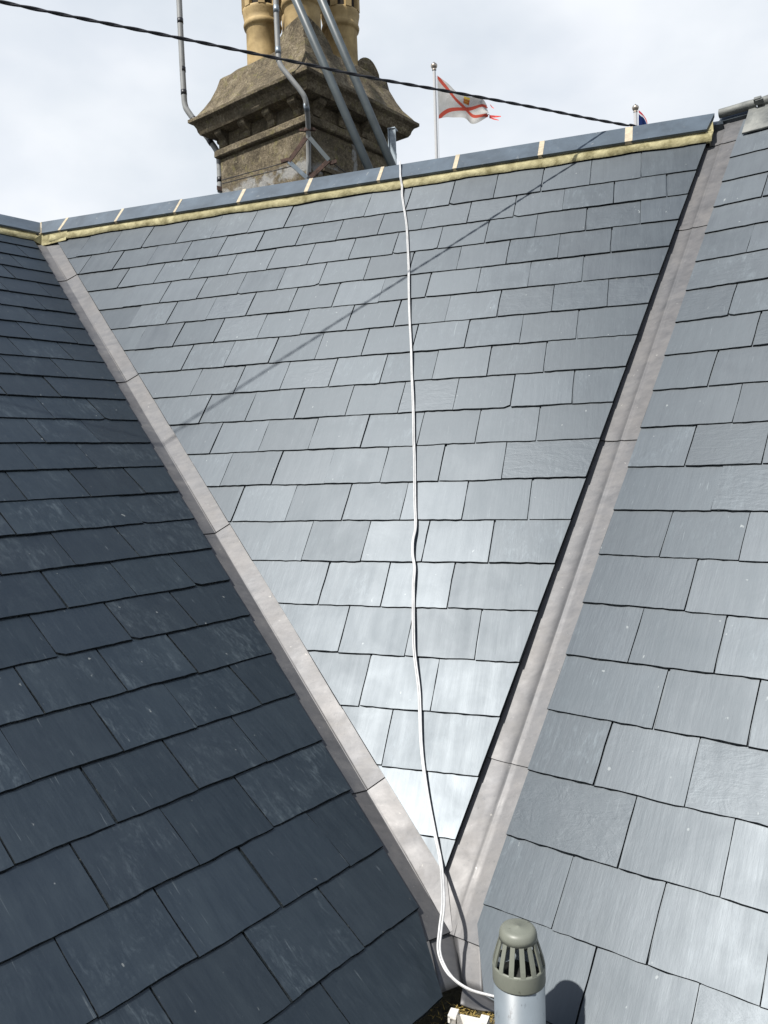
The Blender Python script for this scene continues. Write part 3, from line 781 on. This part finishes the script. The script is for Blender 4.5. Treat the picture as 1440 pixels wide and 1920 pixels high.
# corbels under the cornice
for face in range(4):
    rotm = Matrix.Rotation(face*math.pi/2, 4, 'Z')
    for i in range(4):
        t = -.455 + .3033*i
        q = MB(); pr = [(SA+.004, 2.838), (SA+.026, 2.840), (SA+.034, 2.858), (SA+.034, 2.885), (SA+.062, 2.905), (SA+.085, 2.918), (SA+.098, 2.935), (SA+.098, 2.962), (SA+.004, 2.962)]
        vs = [rotm @ V(t-.040, -a_, z_) for a_, z_ in pr] + [rotm @ V(t+.040, -a_, z_) for a_, z_ in pr]
        k = len(pr); q.add(vs, [tuple(range(k))[::-1], tuple(range(k, 2*k))] + [(j, (j+1) % k, k+(j+1) % k, k+j) for j in range(k)])
        q.obj('corbel', STONE, ch)
# plain offset band low on the right-hand face
q = MB(); q.box(V(0, 0, 0) + V(.10, -(SA+.012), 2.435), V(.50, 0, 0), V(0, .022, 0), V(0, 0, .018)); q.box(V(.10, -(SA+.004), 2.36), V(.48, 0, 0), V(0, .012, 0), V(0, 0, .058)); q.obj('offset_band', STONE, ch)
# rounded corner blocks standing on the cap
def corner_block(cx, cy, h, wd, name='corner_block'):
    """round-headed block like a quarter of a gablet, its two outer faces in the planes of the cap"""
    q = MB(); vs = []; sx, sy = (1 if cx > 0 else -1), (1 if cy > 0 else -1)
    n = 14; rings = []
    for lvl in range(9):
        f = lvl/8; z = 3.30 + (h+.15)*f
        s = math.sqrt(max(0.0, 1 - f**2.3))*wd + .012
        inset = .10*(1-(1-f)**2)
        px, py = cx - sx*inset, cy - sy*inset
        ring = [(px, py), (px - sx*s, py + sy*.0), (px - sx*s*.80, py - sy*s*.80), (px, py - sy*s)]
        if sx*sy < 0: ring = ring[::-1]
        rings.append([V(x, y, z) + mnoise.noise_vector(V(x*8, y*8, z*8))*.010 for x, y in ring])
    vs = [p for g in rings for p in g]
    fs = [(i*4+k, (i+1)*4+k, (i+1)*4+(k+1) % 4, i*4+(k+1) % 4) for i in range(8) for k in range(4)] + [tuple(32+k for k in range(4))]
    q.add(vs, fs); o = q.obj(name, STONE, ch); return o
corner_block(-SK+.015, -SK+.015, .285, .37)
q = MB(); n = 16; cxy = V(SK-.115, -SK+.16, 3.40); vs = []
dirx = V(.80, -.60, 0).normalized(); diry = V(.60, .80, 0).normalized()
for d_ in (-.075, .075):
    for i in range(n+1):
        an = math.pi*i/n; p = cxy + dirx*(.125*math.cos(an)) + diry*d_ + V(0, 0, .02 + .225*math.sin(an)); vs.append(p + mnoise.noise_vector(p*9)*.006)
k = n+1
q.add(vs, [tuple(range(k)), tuple(range(k, 2*k))[::-1]] + [(i, k+i, k+i+1, i+1) for i in range(n)]); q.obj('round_headed_block', STONE, ch)

# pots: plain shafts, a roll moulding and louvred crowns
def pot(x, y, r, seed):
    z = 3.40; q = MB(); s = r/.15
    prof = [(r*1.04, z-.02), (r*1.02, z+.04), (r, z+.20), (r*.985, z+.46), (r*1.03, z+.472), (r*1.10, z+.478), (r*1.14, z+.50), (r*1.10, z+.522), (r*1.06, z+.53), (r*1.10, z+.56), (r*1.15, z+.60), (r*1.17, z+.615), (r*1.15, z+.63), (r*1.02, z+.64)]
    q.lathe(prof, 32, V(x, y, 0)); o = q.obj('chimney_pot', POT, ch, True)
    q = MB(); q.lathe([(r*.98, z+.63), (r*.98, z+.78)], 24, V(x, y, 0)); q.obj('pot_throat', SOOT, o, True)
    for i in range(8):
        a_ = 2*math.pi*(i+.5*seed)/8; q = MB(); d = V(math.cos(a_), math.sin(a_), 0); e = V(-d.y, d.x, 0)
        q.box(V(x, y, z+.70) + d*(r*1.07), d*.018, e*.028, V(0, 0, .075)); q.obj('louvre_post', POT, o)
    q = MB(); q.lathe([(r*1.0, z+.765), (r*1.22, z+.77), (r*1.27, z+.80), (r*1.2, z+.84), (r*1.0, z+.96), (r*.86, z+.98)], 32, V(x, y, 0)); q.obj('pot_crown', POT, o, True)
for i, (sx, sy) in enumerate(((-1, -1), (1, -1), (-1, 1), (1, 1))): pot(.245*sx, .245*sy, .150 if i else .158, i)

# things fixed to, or standing by, the chimney
def tubed(name, root, pts, r, m, n=10, k=6):
    q = MB(); q.tube([p - root.location for p in smooth_path(pts, k)], r, n); return q.obj(name, m, root, True)
P = [world(p) for p in [(-1.711, 7.641, 4.9), (-1.711, 7.623, 4.252), (-1.703, 7.59, 3.75), (-1.695, 7.57, 3.40), (-1.688, 7.566, 3.30), (-1.660, 7.562, 3.235), (-1.545, 7.551, 3.071), (-1.425, 7.539, 2.895), (-1.398, 7.535, 2.82), (-1.393, 7.53, 2.74), (-1.393, 7.517, 2.50)]]
mast = empty('conduit_pole', P[-1], 'cranked grey pole banded with black tape at the chimney corner farther from the flag', 'pole', kind='thing')
tubed('pole', mast, P, .0265, PVCG, 12)
for z, d in ((4.06, (P[1], P[3])), (3.62, (P[1], P[3])), (3.41, (P[2], P[3])), (3.16, (P[5], P[6])), (2.955, (P[6], P[7])), (2.61, (P[9], P[10]))):
    f = (z+Z0-d[0].z)/(d[1].z-d[0].z); c = d[0].lerp(d[1], f); t = (d[1]-d[0]).normalized()*.022
    q = MB(); q.tube([c-t-mast.location, c+t-mast.location], .0282, 12); q.obj('tape_band', TAPE, mast, True)
q = MB(); q.box(world((-1.365, 7.50, 2.515))-mast.location, V(.05, .01, -.01), V(0, .02, 0), V(0, 0, .018)); q.obj('bracket', RUST, mast)
P = [world(p) for p in [(-.710, 6.496, 4.4), (-.709, 6.481, 3.592), (-.703, 6.454, 3.16), (-.698, 6.452, 3.12), (-.673, 6.449, 3.062), (-.60, 6.441, 2.965), (-.536, 6.437, 2.880), (-.507, 6.446, 2.828), (-.500, 6.47, 2.77), (-.499, 6.53, 2.72), (-.507, 6.623, 2.60), (-.523, 6.69, 2.23), (-.523, 6.70, 2.0)]]
cond = empty('conduit_pole', P[-1], 'bare cranked grey conduit pole clamped to the front corner of the chimney by rusty clips', 'pole', kind='thing')
tubed('pole', cond, P, .0205, PVCG, 12)
for z in (3.52, 3.20, 2.775):
    q = MB(); i = [p.z-Z0 for p in P]; j = max(k for k in range(len(P)-1) if i[k] >= z); f = (z-i[j])/(i[j+1]-i[j]); c = P[j].lerp(P[j+1], f); t = (P[j+1]-P[j]).normalized()*.026
    q.tube([c-t-cond.location, c+t-cond.location], .0225, 12); q.obj('sleeve', STEEL, cond, True)
for z, y in ((2.655, 6.60), (2.335, 6.68)):
    c = world((-.510, y, z)) - cond.location; q = MB()
    q.tube([c - V(0, 0, .012), c + V(0, 0, .012)], .027, 12); q.box(c + V(.035, 0, .004), V(.03, .006, 0), V(0, .012, 0), V(0, 0, .010)); q.box(c - V(.035, 0, .002), V(.028, .004, 0), V(0, .012, 0), V(0, 0, .008)); q.obj('clip', RUST, cond)
# rusty lashing brackets and wire round the stack
lb = empty('lashing_bracket', world((-.52, 6.56, 2.3)), 'rusty angle-iron lashing bracket with wires strapped round the chimney corner', 'bracket', kind='thing')
def bar(A, B, m, wdt=.016, th=.006):
    A, B = world(A)-lb.location, world(B)-lb.location; d = (B-A)/2; x = d.normalized(); y = x.cross(V(0, 1, 0)).normalized(); zz = x.cross(y)
    q = MB(); q.box((A+B)/2, d, y*wdt, zz*th); q.box((A+B)/2 + y*(wdt-th) - zz*wdt*.6, d, y*th*.5, zz*wdt*.6); return q.obj('angle_bar', m, lb)
bar((-.522, 6.575, 2.585), (-.666, 6.57, 2.404), RUST); bar((-.666, 6.57, 2.404), (-.53, 6.60, 2.285), STEEL)
bar((-.494, 6.575, 2.585), (-.347, 6.57, 2.404), POLEG); bar((-.347, 6.57, 2.404), (-.500, 6.60, 2.285), RUST)
for a_, b_ in (((-.666, 6.57, 2.404), (-1.285, 7.04, 2.44)), ((-.63, 6.575, 2.372), (-1.285, 7.04, 2.41)), ((-.347, 6.57, 2.404), (-.13, 6.80, 2.31))):
    q = MB(); q.tube([world(a_)-lb.location, world(b_)-lb.location], .0035, 6); q.obj('wire', BLACK, lb, True)
for c_, s_ in (((-.70, 6.585, 2.418), 1), ((-.315, 6.585, 2.392), 1)):
    q = MB(); q.box(world(c_)-lb.location, V(.030, 0, .008*s_), V(0, .01, 0), V(-.003, 0, .012)); q.obj('turnbuckle', RUST, lb)

# two leaning poles in front of the stack and a galvanised post
for A, B, lab in (((-.548, 6.429, 3.558), (-.038, 6.35, 2.268), 'leaning dark grey steel pole crossing the chimney, the one closer to the conduit'), ((-.355, 6.48, 3.581), (.140, 6.402, 2.306), 'leaning dark grey steel pole crossing the chimney, the one closer to the flag')):
    A, B = world(A), world(B); d = (A-B).normalized(); foot = B - d*1.0; headp = A + d*1.3
    rp_ = empty('support_pole', foot, lab, 'pole', 'leaning poles at the chimney', kind='thing')
    q = MB(); q.tube([foot-rp_.location, headp-rp_.location], .033, 16); q.obj('shaft_tube', POLEG, rp_, True)
    q = MB(); q.tube([headp-rp_.location, headp-rp_.location + d*.01], .031, 16); q.obj('end_cap', TAPE, rp_, True)
gp = empty('steel_post', world((.176, 7.05, 1.2)), 'short galvanised channel post under the chimney cornice', 'post', kind='thing')
q = MB(); q.box(V(0, .0, .80), V(.025, -.012, 0), V(.002, .004, 0), V(0, 0, .825)); q.box(V(-.026, .02, .80), V(.003, -.001, 0), V(.012, .025, 0), V(0, 0, .825)); q.obj('channel', STEEL, gp)
q = MB(); q.box(V(.0, .03, 1.628), V(.032, -.012, 0), V(.012, .04, 0), V(0, 0, .004)); q.obj('head_plate', STEEL, gp)

# ------------------------------------------------------------------ flags
def flag_material(kind):
    m, t, b = mat('flag_cloth_' + kind)
    uvn = nd(t, 'ShaderNodeUVMap', uv_map='UVMap'); sx = nd(t, 'ShaderNodeSeparateXYZ', {0: uvn.outputs[0]}); u, v = sx.outputs[0], sx.outputs[1]
    tcn = nd(t, 'ShaderNodeTexCoord'); n = noise_(t, tcn.outputs['Object'], 5, 4, .6)
    if kind == 'saltire':
        c = ramp(t, n, [(.3, (.40, .395, .37)), (.7, (.52, .515, .50))])
        d1 = math_(t, 'ABSOLUTE', math_(t, 'SUBTRACT', u, v)); d2 = math_(t, 'ABSOLUTE', math_(t, 'SUBTRACT', math_(t, 'ADD', u, v), 1.0))
        f = ramp(t, math_(t, 'MINIMUM', d1, d2), [(.064, 1.0), (.070, 0.0)])
        c = mixc(t, f, c, (.42, .075, .05))
        # badge: red shield under a yellow crown, above the crossing
        du = math_(t, 'ABSOLUTE', math_(t, 'SUBTRACT', u, .5))
        sh = math_(t, 'MAXIMUM', math_(t, 'MULTIPLY', du, 19.0), math_(t, 'MULTIPLY', math_(t, 'ABSOLUTE', math_(t, 'SUBTRACT', v, .765)), 10.0))
        c = mixc(t, ramp(t, sh, [(.9, 1.0), (.94, 0.0)]), c, (.33, .035, .02))
        lions = math_(t, 'MAXIMUM', math_(t, 'MULTIPLY', du, 24.0), math_(t, 'MULTIPLY', math_(t, 'ABSOLUTE', math_(t, 'SUBTRACT', math_(t, 'FRACT', math_(t, 'MULTIPLY', math_(t, 'SUBTRACT', v, .66), 14.0)), .5)), 2.6))
        inside = ramp(t, sh, [(.78, 1.0), (.82, 0.0)])
        c = mixc(t, math_(t, 'MULTIPLY', inside, ramp(t, lions, [(.9, .8), (.95, 0.0)])), c, (.45, .26, .05))
        cr = math_(t, 'MAXIMUM', math_(t, 'MULTIPLY', du, 20.0), math_(t, 'MULTIPLY', math_(t, 'ABSOLUTE', math_(t, 'SUBTRACT', v, .90)), 24.0))
        c = mixc(t, ramp(t, cr, [(.9, 1.0), (.95, 0.0)]), c, (.55, .40, .06))
    else:
        c = ramp(t, n, [(.3, (.010, .022, .09)), (.7, (.016, .036, .14))])
        c = mixc(t, ramp(t, math_(t, 'ABSOLUTE', math_(t, 'SUBTRACT', v, .97)), [(.05, 1.0), (.055, 0.0)]), c, (.55, .06, .08))
        c = mixc(t, ramp(t, math_(t, 'ABSOLUTE', math_(t, 'SUBTRACT', v, .89)), [(.028, 1.0), (.032, 0.0)]), c, (.7, .7, .7))
    t.links.new(c, b.inputs['Base Color']); setp(b, Roughness=.85, Specular_IOR_Level=.1)
    # thin cloth lets some light through
    tr = nd(t, 'ShaderNodeBsdfTranslucent', {0: c}); ms = nd(t, 'ShaderNodeMixShader', {0: .4}); out = t.nodes['Material Output']
    t.links.new(b.outputs[0], ms.inputs[1]); t.links.new(tr.outputs[0], ms.inputs[2]); t.links.new(ms.outputs[0], out.inputs['Surface'])
    return m
FLAG, FLAG2 = flag_material('saltire'), flag_material('blue')

def flagpole(base_xy, ztop, r, label):
    b = world((*base_xy, 0)); b.z = 0
    o = empty('flagpole', b, label, 'flagpole', 'white flagpoles beyond the roof', kind='thing'); H = ztop + Z0
    q = MB(); q.lathe([(r*1.4, 0), (r, H*.6), (r*.8, H)], 14); q.obj('pole', WHITEP, o, True)
    q = MB(); q.lathe([(.0001, H-.01), (.05, H), (.055, H+.015), (.038, H+.03), (.062, H+.055), (.083, H+.10), (.08, H+.135), (.055, H+.165), (.02, H+.178), (.015, H+.20), (.0001, H+.205)], 16); q.obj('finial', CHROME, o, True)
    q = MB(); q.tube([V(r*1.2, -.02, H-.15), V(r*1.5, -.05, H-6)], .006, 5); q.obj('halyard', WHITEP, o)
    return o
# the photograph gives the first pole 165 px of height at twenty metres
flagpole((1.585, 20.56), 9.60, .047, 'tall white flagpole flying the torn white flag with red saltire')
flagpole((6.527, 20.54), 8.43, .055, 'white flagpole whose ball finial and blue flag just clear the ridge')

def cloth(name, top, bot, depth, mat_, label, wave, NU=44, NV=24, tatter=True):
    """top and bottom edges as (x, z) polylines, hoist first"""
    def at(pl, f):
        n = len(pl)-1; x = f*n; i = min(int(x), n-1); t = x-i
        P = [pl[max(i-1, 0)], pl[i], pl[i+1], pl[min(i+2, n)]]
        g = lambda k: .5*((2*P[1][k]) + (P[2][k]-P[0][k])*t + (2*P[0][k]-5*P[1][k]+4*P[2][k]-P[3][k])*t*t + (3*P[1][k]-P[0][k]-3*P[2][k]+P[3][k])*t**3)
        return g(0), g(1)
    vs, uv, fs = [], [], []
    for i in range(NU+1):
        f = i/NU; xt, zt = at(top, f); xb, zb_ = at(bot, f)
        for j in range(NV+1):
            g = j/NV; x = xb + (xt-xb)*g; z = zb_ + (zt-zb_)*g
            yy = depth + wave*f*(math.sin(f*11 + g*3.0) + .6*math.sin(f*5-g*5+1)) 
            z += .05*f*math.sin(f*9+g*4)*(1 if 0 < g < 1 else .3)
            vs.append(world((x, yy, z))); uv.append((f, g))
    rg = random.Random(2)
    for i in range(NU):
        for j in range(NV):
            if tatter and i >= NU-3 and rg.random() < .35*(i-NU+4): continue
            a_ = i*(NV+1)+j; fs.append((a_, a_+NV+1, a_+NV+2, a_+1))
    loc = vs[NV].copy()
    me = bpy.data.meshes.new(name); me.from_pydata([v-loc for v in vs], [], fs); me.materials.append(mat_)
    ul = me.uv_layers.new(name='UVMap')
    for l in me.loops: ul.data[l.index].uv = uv[l.vertex_index]
    me.polygons.foreach_set('use_smooth', [True]*len(me.polygons)); me.update()
    o = bpy.data.objects.new(name, me); COL.objects.link(o); o.location = loc
    tag(o, label, 'flag', None, 'thing'); return o
def px(x, y, d=20.56):
    """survey angle (photograph pixels) to x, z at distance d"""
    v = rt*((x-720)/1516.9) - up0*0 - up*((y-960)/1516.9) + fw; v = v*(d/v.y); return (v.x, v.z)
f1 = cloth('flag', [px(*p) for p in ((820, 142), (838, 156), (855, 172), (876, 181), (895, 187), (908, 190), (917, 195))], [px(*p) for p in ((822.5, 223), (838, 219), (855, 221), (872, 224), (884, 231), (900, 230), (917, 224))], 20.55, FLAG, 'tattered white flag with red saltire and small crowned shield blowing from the taller pole', .15)
mb = MB()                                             # torn red shreds at the fly
for (x0, y0), (x1, y1), w0 in (((917, 219), (938, 222), 4.0), ((917, 221), (934, 229), 3.0), ((919, 198), (925, 207), 2.5)):
    A = world((px(x0, y0)[0], 20.52, px(x0, y0)[1])); B = world((px(x1, y1)[0], 20.45, px(x1, y1)[1])); h = V(0, 0, w0*.0136/2); M_ = (A+B)/2 + V(0, .05, .015)
    mb.add([A-h, A+h, M_-h*.9, M_+h*.9, B-h*.3, B+h*.5], [(0, 2, 3, 1), (2, 4, 5, 3)])
SH = simple('red_shred', (.62, .07, .06), .9)
tt = mb.obj('torn_shred', SH); tt.data.transform(Matrix.Translation(-f1.location)); tt.parent = f1
cloth('flag', [px(*p) for p in ((1196, 208), (1201, 213), (1206, 219), (1211, 229), (1214, 240))], [px(*p) for p in ((1196, 262), (1201, 263), (1206, 264), (1211, 264), (1215, 264))], 20.5, FLAG2, 'dark blue flag drooping from the shorter pole, only its top showing above the ridge', .03, 16, 14, False)

# ------------------------------------------------------------------ overhead cable
cx_ = [(-2600, -560), (-1500, -330), (-800, -180), (-300, -62), (0, 3), (170, 38), (340, 72), (470, 99), (577, 121), (700, 146.5), (850, 173), (1000, 201), (1100, 221), (1173, 234.5)]
pts = []
for x, y in cx_:
    inv = .2105 + (1173-x)*.70e-4; v = rt*((x-720)/1516.9) - up*((y-960)/1516.9) + fw
    pts.append(world(v*(1/inv)))
d = (pts[-1]-pts[-2]).normalized(); pts.append(pts[-1] + d*.12 + V(0, 0, -.004)); pts.append(pts[-1] + d*.8 + V(0, 0, -.12)); pts.append(pts[-1] + d*2.0 + V(0, 0, -.8))
sm = smooth_path(pts, 40)
oc = empty('overhead_cable', pts[-1], 'twisted black overhead cable strung across the sky and over the ridge', 'cable', kind='thing')
acc = [0.0]
for i in range(1, len(sm)): acc.append(acc[-1] + (sm[i]-sm[i-1]).length)
# resample evenly so that the twist keeps one pitch
Ltot = acc[-1]; step = .014; res_ = []; j = 0
s = 0.0
while s < Ltot:
    while acc[j+1] < s: j += 1
    f = (s-acc[j])/(acc[j+1]-acc[j]); res_.append((s, sm[j].lerp(sm[j+1], f))); s += step
for ph in (0, math.pi):
    st = []
    for i, (s, p) in enumerate(res_):
        t = (res_[min(i+1, len(res_)-1)][1] - res_[max(i-1, 0)][1]).normalized(); x = t.cross(V(0, 0, 1)).normalized(); y = x.cross(t); an = ph + s*2*math.pi/.21
        st.append(p - oc.location + (x*math.cos(an) + y*math.sin(an))*.0031)
    q = MB(); q.tube(st, .0052, 7); q.obj('strand', BLACK, oc, True)
print('slates', cM, cL, cR)
